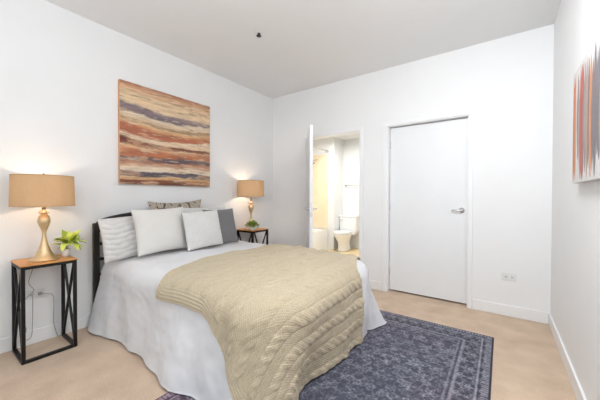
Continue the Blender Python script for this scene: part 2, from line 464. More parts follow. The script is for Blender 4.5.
# closet behind the closed door
struct('wall_closet', bx((1.76, 4.10, -0.1), (3.52, 4.2, 2.5)), M['bath_wall'], 'closet wall behind the closed door', 'wall')
struct('wall_closet_side', bx((3.42, RD+WT, -0.1), (3.52, 4.1, 2.5)), M['bath_wall'], 'closet side wall behind the closed door', 'wall')
struct('ceiling_closet', bx((1.76, RD+WT, 2.5), (3.52, 4.2, 2.6)), M['bath_wall'], 'closet ceiling behind the closed door', 'ceiling')
struct('floor_closet', bx((1.755, RD+WT/2, -0.1), (3.52, 4.2, 0)), M['carpet'], 'closet carpet behind the closed door', 'floor')

# bathtub
tub = thing('bathtub', 'white bathtub below the beige shower tile', 'bathtub', (-0.52, 4.75, 0))
bm = bmesh.new()
def rr(x0, x1, y0, y1, r, z, n=6):
    out = []
    for cx_, cy_, a0 in ((x1-r, y1-r, 0), (x0+r, y1-r, PI/2), (x0+r, y0+r, PI), (x1-r, y0+r, 1.5*PI)):
        for k in range(n+1):
            a = a0+PI/2*k/n; out.append((cx_+r*math.cos(a), cy_+r*math.sin(a), z))
    return out
hw, hl = 0.385, 0.735
add_loft(bm, [rr(-hw, hw, -hl, hl, 0.02, 0), rr(-hw, hw, -hl, hl, 0.02, 0.42), rr(-hw, hw, -hl, hl, 0.02, 0.45), rr(-hw+.07, hw-.07, -hl+.07, hl-.07, 0.12, 0.45),
              rr(-hw+.10, hw-.10, -hl+.12, hl-.12, 0.14, 0.36), rr(-hw+.15, hw-.15, -hl+.25, hl-.25, 0.16, 0.10)])
obj('tub', bm, M['porcelain'], tub, False)
bm = bmesh.new(); add_tube(bm, [(0.12, hl-0.115, 0.33), (0.12, hl-0.14, 0.325)], 0.035, 18); obj('overflow_plate', bm, M['chrome'], tub, True)

rod = thing('shower_rod', 'chrome shower rod high above the bathtub', 'shower rod', (-0.15, 4.5, 2.20))
bm = bmesh.new(); add_tube(bm, [(0, -0.925, 0), (0, 0.995, 0)], 0.0125, 14); obj('rod', bm, M['steel'], rod, True)
bm = bmesh.new(); add_tube(bm, [(0, 0.975, 0), (0, 0.998, 0)], 0.032, 20); obj('flange', bm, M['steel'], rod, True)
sh = thing('shower_fitting', 'small chrome shower head on the tiled wall', 'shower', (-0.42, 5.488, 2.02))
bm = bmesh.new(); add_tube(bm, smooth_path([(0, 0, 0), (0, -0.08, 0.0), (0, -0.14, -0.035)], 5), 0.010, 12); obj('shower_arm', bm, M['chrome'], sh, True)
bm = bmesh.new(); add_tube(bm, [(0, -0.135, -0.03), (0, -0.165, -0.06), (0, -0.18, -0.075)], [0.014, 0.038, 0.04], 20); obj('spray_head', bm, M['chrome'], sh, True)

tb = thing('towel_bar', 'thin metal towel bar on the wall above the toilet', 'towel bar', (0.36, BW, 1.44))
bm = bmesh.new(); add_tube(bm, [(-0.29, -0.055, 0), (0.31, -0.055, 0)], 0.009, 12); obj('bar', bm, M['steel'], tb, True)
for x in (-0.28, 0.30):
    bm = bmesh.new(); add_tube(bm, [(x, 0, 0), (x, -0.012, 0), (x, -0.015, 0), (x, -0.06, 0)], [0.022, 0.022, 0.011, 0.011], 14); obj('bracket', bm, M['steel'], tb, True)

# toilet: tank against the far wall, bowl towards the door
to = thing('toilet', 'white two-piece toilet seen through the open doorway', 'toilet', (0.215, BW-0.012, 0))
def ell(cy_, a, bf, bb, z, n=36, sq=2.0):
    out = []
    for k in range(n):
        t = 2*PI*k/n; c, s = math.cos(t), math.sin(t)
        out.append((a*math.copysign(abs(c)**(2/sq), c), cy_ + (bb if s > 0 else bf)*math.copysign(abs(s)**(2/sq), s), z))
    return out
bm = bmesh.new()
add_loft(bm, [ell(-0.36, 0.115, 0.19, 0.22, 0.0, sq=2.4), ell(-0.36, 0.112, 0.185, 0.215, 0.03, sq=2.4), ell(-0.37, 0.102, 0.17, 0.21, 0.12, sq=2.2), ell(-0.38, 0.110, 0.19, 0.22, 0.21),
              ell(-0.40, 0.150, 0.24, 0.24, 0.29), ell(-0.41, 0.178, 0.27, 0.24, 0.35), ell(-0.41, 0.184, 0.28, 0.24, 0.385), ell(-0.41, 0.150, 0.24, 0.19, 0.385), ell(-0.41, 0.12, 0.19, 0.14, 0.28)])
add_box(bm, (-0.17, -0.26, 0.33), (0.17, -0.005, 0.385), 0.015)
obj('bowl', bm, M['porcelain'], to, True)
bm = bmesh.new(); add_loft(bm, [ell(-0.415, 0.186, 0.285, 0.20, 0.386), ell(-0.415, 0.190, 0.29, 0.205, 0.395), ell(-0.415, 0.188, 0.287, 0.205, 0.405)]); obj('seat', bm, M['white_plastic'], to, True)
bm = bmesh.new(); add_loft(bm, [ell(-0.415, 0.186, 0.285, 0.205, 0.407), ell(-0.415, 0.188, 0.288, 0.207, 0.420), ell(-0.415, 0.175, 0.27, 0.195, 0.428)]); obj('lid', bm, M['white_plastic'], to, True)
bm = bmesh.new(); add_loft(bm, [[(x*sx, y*1.0 if y > -0.1 else y*1.0, z) for x, y, _ in rr(-0.215, 0.215, -0.19, -0.002, 0.03, 0)] for z, sx in ((0.385, .9), (0.42, .95), (0.72, 1.0))]); obj('tank', bm, M['porcelain'], to, False)
bm = bmesh.new(); add_box(bm, (-0.228, -0.202, 0.72), (0.228, 0.0, 0.758), 0.012, 3); obj('tank_lid', bm, M['porcelain'], to, False)
bm = bmesh.new(); add_tube(bm, [(-0.16, -0.19, 0.66), (-0.16, -0.21, 0.66)], 0.012, 12); add_tube(bm, [(-0.16, -0.207, 0.66), (-0.10, -0.212, 0.652)], 0.006, 10); obj('flush_lever', bm, M['chrome'], to, True)

# ------------------------------------------------------------------ bed
bed = thing('bed', 'double bed with black arched headboard under white duvet', 'bed', (0, 0, 0))
hb = bmesh.new()
HY0, HY1 = 0.985, 2.545
for y in (HY0, HY1):
    obj('headboard_post', bx((0.030, y-0.024, 0), (0.070, y+0.024, 0.93), 0.006), M['dark_head'], bed)
def arch_z(y):
    t = (y-HY0)/(HY1-HY0); return 0.915 + 0.115*math.sin(PI*t)**0.45
hbo = bmesh.new()
ys = np.linspace(HY0+0.001, HY1-0.001, 49)
rings = []
for y in ys:
    z = arch_z(y); rings.append([(0.034, y, z-0.045), (0.066, y, z-0.045), (0.066, y, z+0.004), (0.058, y, z+0.012), (0.042, y, z+0.012), (0.034, y, z+0.004)])
add_loft(hbo, rings); obj('headboard_arch', hbo, M['dark_head'], bed)
for z in (0.46, 0.60, 0.74, 0.86):
    obj('headboard_rail', bx((0.040, HY0+0.02, z-0.012), (0.060, HY1-0.02, z+0.012), 0.004), M['dark_head'], bed)
bm = bmesh.new()
for y in (1.08, 2.45): add_box(bm, (0.07, y-0.02, 0.24), (1.98, y+0.02, 0.30), 0.004)
for x in (0.10, 0.72, 1.34, 1.96): add_box(bm, (x-0.02, 1.08, 0.25), (x+0.02, 2.45, 0.29), 0.004)
obj('bed_frame', bm, M['dark_head'], bed)
for x in (1.90,):
    for y in (1.12, 2.41): obj('leg', bx((x-0.02, y-0.02, 0.012), (x+0.02, y+0.02, 0.24), 0.003), M['dark_head'], bed)
obj('mattress', bx((0.085, 1.09, 0.30), (1.98, 2.44, 0.565), 0.05, 4), M['mattress'], bed, True)

# ------------------------------------------------------------------ cloth drape: unrolled (X, Y) -> room
BX_0, BX_1, BY_0, BY_1, BZ = 0.05, 2.11, 1.01, 2.545, 0.61
RC, RE = 0.29, 0.125
x1i, y0i, y1i = BX_1-RC, BY_0+RC, BY_1-RC
DROP = BZ - RE
ARC = RE*PI/2
L1 = RC-RE
DMAX = L1 + ARC + DROP

def folds(s, v):
    a = 0.55*np.sin(s*7.5 + 2.2*vnoise(s*1.7, s*0+3.3)*PI) + 0.45*np.sin(s*15.0 + 4*vnoise(s*2.3, s*0+9.1)*PI)
    b = (vnoise(s*5.0+40, v*1.3+3)-0.5)*2
    return 0.55*a + 0.8*b

def drape(X, Y, off=0.0, foldk=1.0):
    X = np.asarray(X, float); Y = np.asarray(Y, float)
    Qx = np.minimum(X, x1i); Qy = np.clip(Y, y0i, y1i)
    dx, dy = X-Qx, Y-Qy
    d = np.hypot(dx, dy); dd = np.maximum(d, 1e-9)
    nx, ny = np.where(d > 1e-9, dx/dd, 0), np.where(d > 1e-9, dy/dd, 0)
    th = np.arctan2(nx, -ny)                      # 0 near side, pi/2 foot, pi far side
    th = np.where(d > 1e-9, th, 0)
    s = np.where(th <= PI/2+1e-6, Qx + th*0.45 + (Qy-y0i), x1i + th*0.45 + (y1i-y0i) + (x1i-Qx))
    t = np.clip((d-L1)/ARC, 0, 1)*PI/2
    re = RE + off
    out = np.minimum(d, L1) + np.where(d > L1, re*np.sin(t), 0)
    z = BZ + off - np.where(d > L1, re*(1-np.cos(t)), 0)
    v = np.clip((d-L1-ARC)/DROP, 0, 1.2)
    z = z - np.where(d > L1+ARC, (d-L1-ARC)*1.0, 0) * (DROP+0.0)/DROP
    top = 1 - sst(0.0, 0.25, np.maximum(d-L1, 0))
    # top puffiness and soft creases
    z = z + top*(0.016*(fbm(X*3.1, Y*3.1, 3)-0.5)*2 + 0.006*(fbm(X*11+5, Y*9, 2)-0.5)*2) * (0.35+0.65*foldk)
    # flare and folds down the sides
    amp = foldk*(0.010*np.clip((d-L1)/ARC, 0, 1) + 0.034*np.minimum(v, 1)**1.1)
    corner = np.sin(np.clip(th, 0, PI))**2 * np.where((th > 0.02) & (th < PI-0.02), 1, 0)
    fl = 0.055 - (0.125 - 0.06*sst(1.25, 2.15, Y))*sst(0.9, 1.5, th) + 0.21*sst(1.75, 2.3, th) - 0.11*sst(2.4, 3.0, th)
    fl = fl + 0.035*sst(1.05, 1.5, Qx)*sst(0.8, 0.2, th)
    flare = fl*np.minimum(v, 1)**1.4
    crown = 0.032*(1-np.clip(np.abs(Y-1.78)/0.72, 0, 1)**2)*sst(2.05, 1.5, X)
    z = z + crown
    crease = 0.022*(fbm(s*5+2, v*2.2+11, 4)-0.5)*2*np.clip((d-L1)/ARC, 0, 1)
    # full billow of the duvet by the headboard
    head = np.where(th < 0.1, 1, 0)*sst(0.75, 0.1, Qx)*0.05*np.minimum(v, 1)
    out = out + flare + amp*folds(s, v) + crease*foldk + head
    return np.stack([Qx+nx*out, Qy+ny*out, z], -1)

def finish_hem(P, zmin):
    P[..., 2] = np.maximum(P[..., 2], zmin)
    return P

# duvet: outline grid running from the near head corner, round the foot, to the far head corner
def build_duvet():
    nb, nd = 420, 70
    # perimeter parameter of the inner rectangle (duplicated corner points fan the cloth round)
    segs = []
    La, Lc, Lf = x1i-0.12, 0.50, y1i-y0i
    tot = La+Lc+Lf+Lc+La
    q = np.linspace(0, tot, nb)
    Qx = np.zeros(nb); Qy = np.zeros(nb); ux = np.zeros(nb); uy = np.zeros(nb)
    for i, u in enumerate(q):
        if u <= La: Qx[i], Qy[i], a = 0.12+u, y0i, 0
        elif u <= La+Lc: Qx[i], Qy[i], a = x1i, y0i, (u-La)/Lc*PI/2
        elif u <= La+Lc+Lf: Qx[i], Qy[i], a = x1i, y0i+(u-La-Lc), PI/2
        elif u <= La+2*Lc+Lf: Qx[i], Qy[i], a = x1i, y1i, PI/2+(u-La-Lc-Lf)/Lc*PI/2
        else: Qx[i], Qy[i], a = x1i-(u-La-2*Lc-Lf), y1i, PI
        ux[i], uy[i] = math.sin(a), -math.cos(a)
    dl = np.concatenate([np.linspace(0, L1, 12, endpoint=False), np.linspace(L1, L1+ARC, 14, endpoint=False), np.linspace(L1+ARC, DMAX-0.012, nd-26)])
    # hem length varies a little; foot and corners trail on the rug
    d2 = dl[None, :]
    X = Qx[:, None] + ux[:, None]*d2; Y = Qy[:, None] + uy[:, None]*d2
    # the head end of the side drapes runs forward as it falls
    v = np.clip((d2-L1-ARC)/DROP, 0, 1)
    lead = sst(0.55, 0.0, q)[:, None] + sst(tot-0.55, tot, q)[:, None]
    X = X - lead*0.10*v*1.0
    P = drape(X, Y)
    P = finish_hem(P, 0.022)
    P[..., 0] = np.maximum(P[..., 0], 0.084 - 0.045*np.clip((0.28-P[..., 2])/0.22, 0, 1))
    # rolled hem: three more rings curling under to the floor
    e = P[:, -1]; inn = np.stack([-ux, -uy, 0*ux], -1)
    extra = [e + inn*0.006 + np.array([0, 0, -0.007]), e + inn*0.022 + np.array([0, 0, -0.010]), e + inn*0.05 + np.array([0, 0, -0.009])]
    P = np.concatenate([P, np.stack(extra, 1)], 1)
    P[..., 2] = np.maximum(P[..., 2], 0.0125)
    # top sheet of the duvet
    nx_, ny_ = 110, 90
    gx = np.linspace(0.12, x1i, nx_); gy = np.linspace(y0i, y1i, ny_)
    T = drape(*np.meshgrid(gx, gy, indexing='ij'))
    b = bmesh.new()
    me = grid_mesh('skirt', P[:, ::-1]); b.from_mesh(me); bpy.data.meshes.remove(me)
    me = grid_mesh('top', T); b.from_mesh(me); bpy.data.meshes.remove(me)
    bmesh.ops.remove_doubles(b, verts=b.verts, dist=0.0005)
    bmesh.ops.recalc_face_normals(b, faces=b.faces)
    o = obj('duvet', b, M['white_cotton'], None, True)
    return o
duvet = build_duvet()
tag(duvet, 'white puffy duvet draped over the bed to the floor', 'duvet')

def build_throw():
    na, nb = 420, 420
    a = np.linspace(0, 1, na)[:, None]; b = np.linspace(0, 1, nb)[None, :]
    XM = 2.11 - RC + DMAX - 0.005
    Yhi0, Ylo0 = BY_1+0.12, 0.0
    hem_x = np.linspace(0.4, 2.9, 251)
    hem_y = np.interp(hem_x, [0.70, 1.10, 1.45, 1.63, 1.76, 1.87, 2.07, 2.30, 2.60], [0.945, 0.930, 0.945, 0.935, 0.835, 0.73, 0.61, 0.66, 0.80])
    hem_y = np.convolve(np.pad(hem_y, 9, 'edge'), np.ones(19)/19, 'valid')
    # first guess, then settle the curved borders
    X = 0.8 + a*(XM-0.8) + 0*b; Y = 0.9 + b*1.7 + 0*a
    for _ in range(25):
        Yb = 0.87 + b*1.78
        xl = 1.00 + 0.012*np.sin(Yb*5) + 0.13*sst(1.42, 0.86, Yb)**1.2
        X = xl + a*(XM-xl)
        # near edge: short over the side, running down into the foot corner
        ylo = np.interp(X, hem_x, hem_y)
        yhi = BY_1+0.10 - 0.555*sst(1.84, 2.10, X)
        Y = ylo + b*(yhi-ylo)
    u = X; vv = Y
    # cable pattern runs across the bed (along Y), repeating along X
    per = 0.150
    ph = (u/per) % 1.0; cell = np.floor(u/per)
    xc = (ph-0.5)*per
    lam = 0.15; wv = 2*PI*vv/lam + cell*1.7
    wdt = 0.019
    big = (cell % 2 == 0)
    ampc = np.where(big, 0.019, 0.014)
    s1 = ampc*np.sin(wv); s2 = -s1
    hump = lambda c: np.maximum(0, 1-((xc-c)/wdt)**2)**0.3
    over = 0.5+0.5*np.sign(np.cos(wv))
    h1 = hump(s1)*(0.75+0.35*np.cos(wv)); h2 = hump(s2)*(0.75-0.35*np.cos(wv))
    cab = np.maximum(h1, h2)*0.0062
    rib = 0.0014*np.maximum(0, np.cos(2*PI*xc/0.0165))*(np.abs(xc) > 0.042)
    edge = sst(0.0, 0.04, np.abs(xc)-0.024)
    groove = -0.003*np.exp(-((np.abs(xc)-0.043)/0.005)**2)
    band = sst(0.10, 0.06, (Y-ylo)) + sst(0.09, 0.06, X-xl)
    band = np.clip(band, 0, 1)
    ribs = 0.0013*np.cos(2*PI*(np.minimum(Y-ylo, X-xl))/0.018)
    h = (cab+rib+groove)*(1-band) + ribs*band
    P0 = drape(X, Y, 0.022, 1.0)
    h = h*(1 + 0.8*sst(2.02, 1.75, X))
    du = np.gradient(P0, axis=0); dv = np.gradient(P0, axis=1)
    nrm = np.cross(du, dv); nrm /= np.maximum(np.linalg.norm(nrm, axis=-1, keepdims=True), 1e-9)
    P = P0 + nrm*h[..., None]
    P[..., 2] = np.maximum(P[..., 2], 0.030)
    me = grid_mesh('throw_blanket', P)
    set_uv(me, np.stack([X, Y], -1))
    o = link_mesh('throw_blanket', me, M['knit'], None, True)
    sd = o.modifiers.new('thickness', 'SOLIDIFY'); sd.thickness = 0.010; sd.offset = -1
    return o
throw = build_throw()
tag(throw, 'cream cable-knit throw blanket over the foot of the bed', 'blanket')

# ------------------------------------------------------------------ pillows
def pillow_mesh(name, wd, ht, th, m, disp=None, pull=0.07, n=56, flange=0.0, sag=0.0, seed=0, fullness=0.5):
    g = np.linspace(-1, 1, n)
    g = np.sign(g)*(1-(1-np.abs(g))**1.25)
    U, V = np.meshgrid(g, g, indexing='ij')
    prof = (np.clip(1-np.abs(U)**2.4, 0, 1)*np.clip(1-np.abs(V)**2.4, 0, 1))**fullness
    y = U*wd/2*(1-pull*(1-V**2)); z = V*ht/2*(1-pull*(1-U**2))
    z = z - sag*(1-V)*0.5*0
    wr = 0.010*(fbm(U*2.2+seed*7, V*2.2+seed*3, 3)-0.5)*2*prof
    f = prof*th/2 + wr
    bck = -prof*th/2 + wr*0.5
    if disp is not None: f = f + disp(U, V)*np.minimum(1, prof*3)
    A = np.stack([f+0.002, y, z+ht/2], -1); B = np.stack([bck-0.002, y, z+ht/2], -1)
    bm = bmesh.new()
    for P in (A, B[::-1]):
        me = grid_mesh('t', P); bm.from_mesh(me); bpy.data.meshes.remove(me)
    # close the rim: match boundary verts
    bmesh.ops.remove_doubles(bm, verts=bm.verts, dist=0.0045)
    return obj(name, bm, m, None, True)

def quilt(U, V):
    r = V*4.2 + 0.25*np.sin(U*7) + 0.3*(fbm(U*4, V*4, 2)-0.5)
    return 0.009*np.abs(np.sin(r*PI))**0.7*1.0 + 0.008*np.abs(np.sin(U*9+np.floor(r)*1.6)) - 0.006
def tufts(U, V):
    r = U*7.5; c = np.floor(r)
    return 0.004*np.abs(np.sin(r*PI)) + 0.004*np.abs(np.sin(V*14+c*1.57))

def put(o, x, y, z, tilt, rz=0.0, rx=0.0):
    o.location = (x, y, z); o.rotation_euler = (rx, -tilt, rz)
    return o
PZ = 0.618
p = put(pillow_mesh('pillow', 0.63, 0.480, 0.10, M['patterned'], pull=0.13, seed=1, fullness=0.6), 0.165, 1.735, PZ+0.038, 0.10, 0, 0.03)
tag(p, 'brown and beige patterned pillow peeking out at the back of the pile', 'pillow', 'pillows piled against the headboard')
p = put(pillow_mesh('pillow', 0.64, 0.375, 0.13, M['sham_cotton'], quilt, pull=0.03, seed=2, n=80), 0.335, 1.268, PZ+0.016, 0.20, 0, 0.07)
tag(p, 'off-white puckered pillow at the left end of the headboard', 'pillow', 'pillows piled against the headboard')
p = put(pillow_mesh('pillow', 0.60, 0.420, 0.12, M['sham_cotton'], quilt, pull=0.03, seed=3, n=80), 0.315, 1.985, PZ+0.02, 0.17)
tag(p, 'off-white pillow mostly hidden behind the smaller white front pillow', 'pillow', 'pillows piled against the headboard')
p = put(pillow_mesh('pillow', 0.50, 0.418, 0.14, M['pillow_cotton'], None, pull=0.06, seed=4), 0.505, 1.385, PZ+0.042, 0.26, 0.02, 0.02)
tag(p, 'large smooth white pillow in the middle front of the pile', 'pillow', 'pillows piled against the headboard')
p = put(pillow_mesh('pillow', 0.42, 0.41, 0.11, M['grey_linen'], None, pull=0.07, seed=5), 0.500, 2.062, PZ+0.02, 0.26, 0.0, 0.0)
tag(p, 'dark grey linen pillow at the right end of the pile', 'pillow', 'pillows piled against the headboard')
p = put(pillow_mesh('pillow', 0.425, 0.375, 0.12, M['sham_cotton'], tufts, pull=0.05, seed=6, n=90), 0.625, 1.740, PZ+0.044, 0.24, 0.03, 0.03)
tag(p, 'small white textured pillow in front of the dark grey pillow', 'pillow', 'pillows piled against the headboard')

# ------------------------------------------------------------------ nightstands
def nightstand(label, loc, sz=1.0):
    H = 0.690*sz
    t = thing('nightstand', label, 'nightstand', loc, group='nightstands either side of the bed')
    X0, X1, Y0, Y1 = 0.0, 0.310, 0.0, 0.315
    b = 0.022
    obj('tabletop', bx((X0-0.003, Y0-0.004, H-0.011), (X1+0.004, Y1+0.004, H), 0.003), M['wood'], t)
    for y in (Y0+b/2, Y1-b/2):
        for x in (X0+b/2, X1-b/2):
            obj('leg', bx((x-b/2, y-b/2, 0), (x+b/2, y+b/2, H-0.011), 0.002), M['black_metal'], t)
        for z in (b/2, H-0.011-b/2):
            bm = bmesh.new(); add_bar(bm, (X0+b, y, z), (X1-b, y, z), b, b); obj('side_rail', bm, M['black_metal'], t)
        bm = bmesh.new()
        add_bar(bm, (X0+b, y-0.003, b), (X1-b, y-0.003, H-0.011-b), 0.012, 0.016, (0, 1, 0)); add_bar(bm, (X0+b, y+0.003, H-0.011-b), (X1-b, y+0.003, b), 0.012, 0.016, (0, 1, 0))
        obj('cross_brace', bm, M['black_metal'], t)
    obj('front_rail', bx((X1-b, Y0+b, 0), (X1, Y1-b, b), 0.002), M['black_metal'], t)
    for x in (X0, X1-b):
        obj('top_rail', bx((x, Y0+b, H-0.011-b), (x+b, Y1-b, H-0.011), 0.002), M['black_metal'], t)
    return t
NS = (0.030, 0.447, 0.0)
nightstand('tall slim nightstand with wood top left of the bed', NS)
NF = (0.024, 2.665, 0.0)
nightstand('nightstand with wood top in the corner beyond the bed', NF, 1.0435)

# ------------------------------------------------------------------ lamps
LAMP_PROF = [(0.086, 0), (0.090, 0.003), (0.090, 0.008), (0.084, 0.013), (0.064, 0.028), (0.047, 0.052), (0.034, 0.085), (0.0245, 0.12), (0.0175, 0.155), (0.0135, 0.185),
             (0.0125, 0.20), (0.0145, 0.222), (0.021, 0.245), (0.030, 0.270), (0.0365, 0.295), (0.0375, 0.312), (0.033, 0.334), (0.024, 0.350), (0.0165, 0.358),
             (0.018, 0.361), (0.030, 0.366), (0.033, 0.370), (0.030, 0.374), (0.017, 0.380), (0.012, 0.388), (0.010, 0.40)]
def lamp(label, loc, power, rz=0.0, zb=0.424, zt=0.655, rb=0.186, rtp=0.181):
    t = thing('table_lamp', label, 'lamp', loc, (0, 0, rz), 'table lamps on the nightstands')
    bm = bmesh.new(); add_lathe(bm, LAMP_PROF); obj('base', bm, M['gold'], t, True)
    bm = bmesh.new(); add_tube(bm, [(0, 0, 0.398), (0, 0, 0.44), (0, 0, 0.445), (0, 0, 0.475)], [0.013, 0.013, 0.017, 0.017], 18); obj('socket', bm, M['gold'], t, True)
    bm = bmesh.new(); add_lathe(bm, [(0.012, 0.475), (0.016, 0.49), (0.028, 0.515), (0.030, 0.53), (0.024, 0.548), (0.010, 0.558)], n=20); obj('bulb', bm, M['bulb'], t, True)
    # shade: thin drum, slightly tapered
    bm = bmesh.new(); add_lathe(bm, [(rb, zb), (rtp, zt)], n=64, close=False); s = obj('shade', bm, M['shade'], t, True)
    bm = bmesh.new()
    bm.free()
    for r, z in ((rb, zb), (rtp, zt)):
        bm = bmesh.new(); add_lathe(bm, [(r-0.003, z-0.003), (r+0.0015, z-0.003), (r+0.0015, z+0.004), (r-0.003, z+0.004), (r-0.003, z-0.003)], n=64, close=False)
        obj('shade_trim', bm, M['shade_edge'], s, False)
    bm = bmesh.new()
    for k in range(3):
        a = 2*PI*k/3+0.4; add_tube(bm, [(0, 0, zt-0.004), (rtp*math.cos(a), rtp*math.sin(a), zt-0.004)], 0.002, 6)
    add_tube(bm, smooth_path([(0.012, 0, 0.455), (0.045, 0, 0.50), (0.052, 0, 0.56), (0.03, 0, 0.63), (0, 0, 0.655)], 5), 0.002, 6)
    add_tube(bm, smooth_path([(-0.012, 0, 0.455), (-0.045, 0, 0.50), (-0.052, 0, 0.56), (-0.03, 0, 0.63), (0, 0, 0.655)], 5), 0.002, 6)
    obj('harp', bm, M['gold_dark'], t, True)
    bm = bmesh.new(); add_lathe(bm, [(0.004, 0.654), (0.007, 0.660), (0.008, 0.668), (0.005, 0.675), (0.001, 0.678)], n=14); obj('finial', bm, M['gold_dark'], t, True)
    d = bpy.data.lights.new('bulb_light', 'POINT'); d.energy = power; d.color = (1.0, 0.87, 0.70); d.shadow_soft_size = 0.035
    o = bpy.data.objects.new('bulb_light', d); COL.objects.link(o); o.parent = t; o.location = (0, 0, 0.535)
    o['kind'] = 'helper'
    return t
l1 = lamp('gold table lamp with tan drum shade on the left nightstand', (0.205, 0.598, 0.6905), 5)
l1.scale = (1, 1, 0.966)
l2 = lamp('gold table lamp with tan drum shade in the corner beyond the bed', (0.188, 2.782, 0.7205), 6, 0.0, 0.455, 0.672, 0.183, 0.176)
# the near lamp's cord, down behind the table to the outlet
bm = bmesh.new()
cp = [(-0.085, 0.0, 0.006), (-0.145, -0.01, 0.007), (-0.182, -0.016, 0.007), (-0.192, -0.02, -0.012), (-0.192, -0.03, -0.10), (-0.178, -0.055, -0.20), (-0.170, -0.028, -0.262), (-0.165, -0.045, -0.29), (-0.160, -0.08, -0.33),
      (-0.166, -0.11, -0.42), (-0.168, -0.085, -0.52), (-0.16, -0.075, -0.58), (-0.165, -0.10, -0.64), (-0.15, -0.05, -0.64), (-0.17, -0.036, -0.50), (-0.172, -0.034, -0.33), (-0.165, -0.033, -0.279)]
add_tube(bm, smooth_path(cp, 6), 0.0022, 6)
obj('cord', bm, M['cord'], l1, True)

# ------------------------------------------------------------------ plants
def leaf(bm, base, d, upv, L, W, bend, tone, lay, nseg=6):
    d = Vector(d).normalized(); s = d.cross(Vector(upv))
    if s.length < 1e-3: s = d.cross(Vector((1, 0, 0)))
    s.normalize(); u = s.cross(d)
    prev = None
    for i in range(nseg+1):
        t = i/nseg
        c = Vector(base) + d*(L*t) + u*(-bend*L*t*t)
        wv = W*math.sin(PI*min(1, 0.06+0.94*t)**0.8)*0.5 + 0.0003
        cup = u*(wv*0.35)
        r = [bm.verts.new(c - s*wv + cup), bm.verts.new(c), bm.verts.new(c + s*wv + cup)]
        for k, q in enumerate(r): q[lay] = min(1, max(0, tone + 0.15*(t-0.5) + (0.08 if k == 1 else 0)))
        if prev:
            for k in range(2): bm.faces.new((prev[k], prev[k+1], r[k+1], r[k]))
        prev = r

def plant(label, loc, pot_prof, centre, n, L, W, spread, m, seed, up_bias, stems=8, avoid=None):
    rnd = random.Random(seed)
    t = thing('potted_plant', label, 'plant', loc, group='small potted plants on the nightstands')
    bm = bmesh.new(); add_lathe(bm, pot_prof, n=32); obj('pot', bm, M['pot'], t, True)
    bm = bmesh.new(); lay = bm.verts.layers.float.new('leaf_tone')
    tips = []
    for i in range(n):
        a = rnd.uniform(0, 2*PI); e = rnd.uniform(-0.35, 1.0)*PI/2*0.9
        d = Vector((math.cos(a)*math.cos(e), math.sin(a)*math.cos(e), math.sin(e)*1.0 + up_bias))
        r = rnd.uniform(0.25, 1.0)
        b = Vector((centre[0]+d.x*spread[0]*r, centre[1]+d.y*spread[1]*r, centre[2]+d.z*spread[2]*r))
        dd = d + Vector((rnd.uniform(-.5, .5), rnd.uniform(-.5, .5), rnd.uniform(-.3, .4)))
        if avoid:
            tip = b + dd.normalized()*L
            if any(math.hypot(q.x-avoid[0], q.y-avoid[1]) < avoid[2] for q in (b, (b+tip)/2, tip)): continue
        leaf(bm, b, dd, (rnd.uniform(-.2, .2), rnd.uniform(-.2, .2), 1), L*rnd.uniform(.7, 1.2), W*rnd.uniform(.8, 1.2), rnd.uniform(0.05, 0.45), rnd.uniform(0.05, 0.95), lay)
        if i < stems: tips.append(b)
    obj('foliage', bm, m, t, True)
    bm = bmesh.new()
    for b in tips:
        add_tube(bm, [(0, 0, pot_prof[-1][1]-0.004), (b.x*0.4, b.y*0.4, (b.z+pot_prof[-1][1])/2+0.004), tuple(b)], 0.0015, 5)
    obj('stem', bm, M['stem'], t, True)
    return t
plant('bright lime-green leafy plant beside the left lamp base', (0.185, 0.732, 0.6905),
      [(0.020, 0), (0.022, 0.002), (0.026, 0.03), (0.029, 0.055), (0.030, 0.062), (0.027, 0.062), (0.026, 0.052), (0.0, 0.051)],
      (0, 0.028, 0.104), 64, 0.078, 0.044, (0.052, 0.052, 0.036), M['leaf_bright'], 5, 0.1)
plant('low green plant in a white pot beside the far lamp', (0.292, 2.705, 0.7212),
      [(0.034, 0), (0.038, 0.002), (0.049, 0.025), (0.056, 0.050), (0.057, 0.056), (0.053, 0.056), (0.050, 0.048), (0.0, 0.047)],
      (0, 0, 0.064), 230, 0.038, 0.020, (0.080, 0.080, 0.038), M['leaf_dark'], 9, 0.25, avoid=(-0.104, 0.077, 0.118))

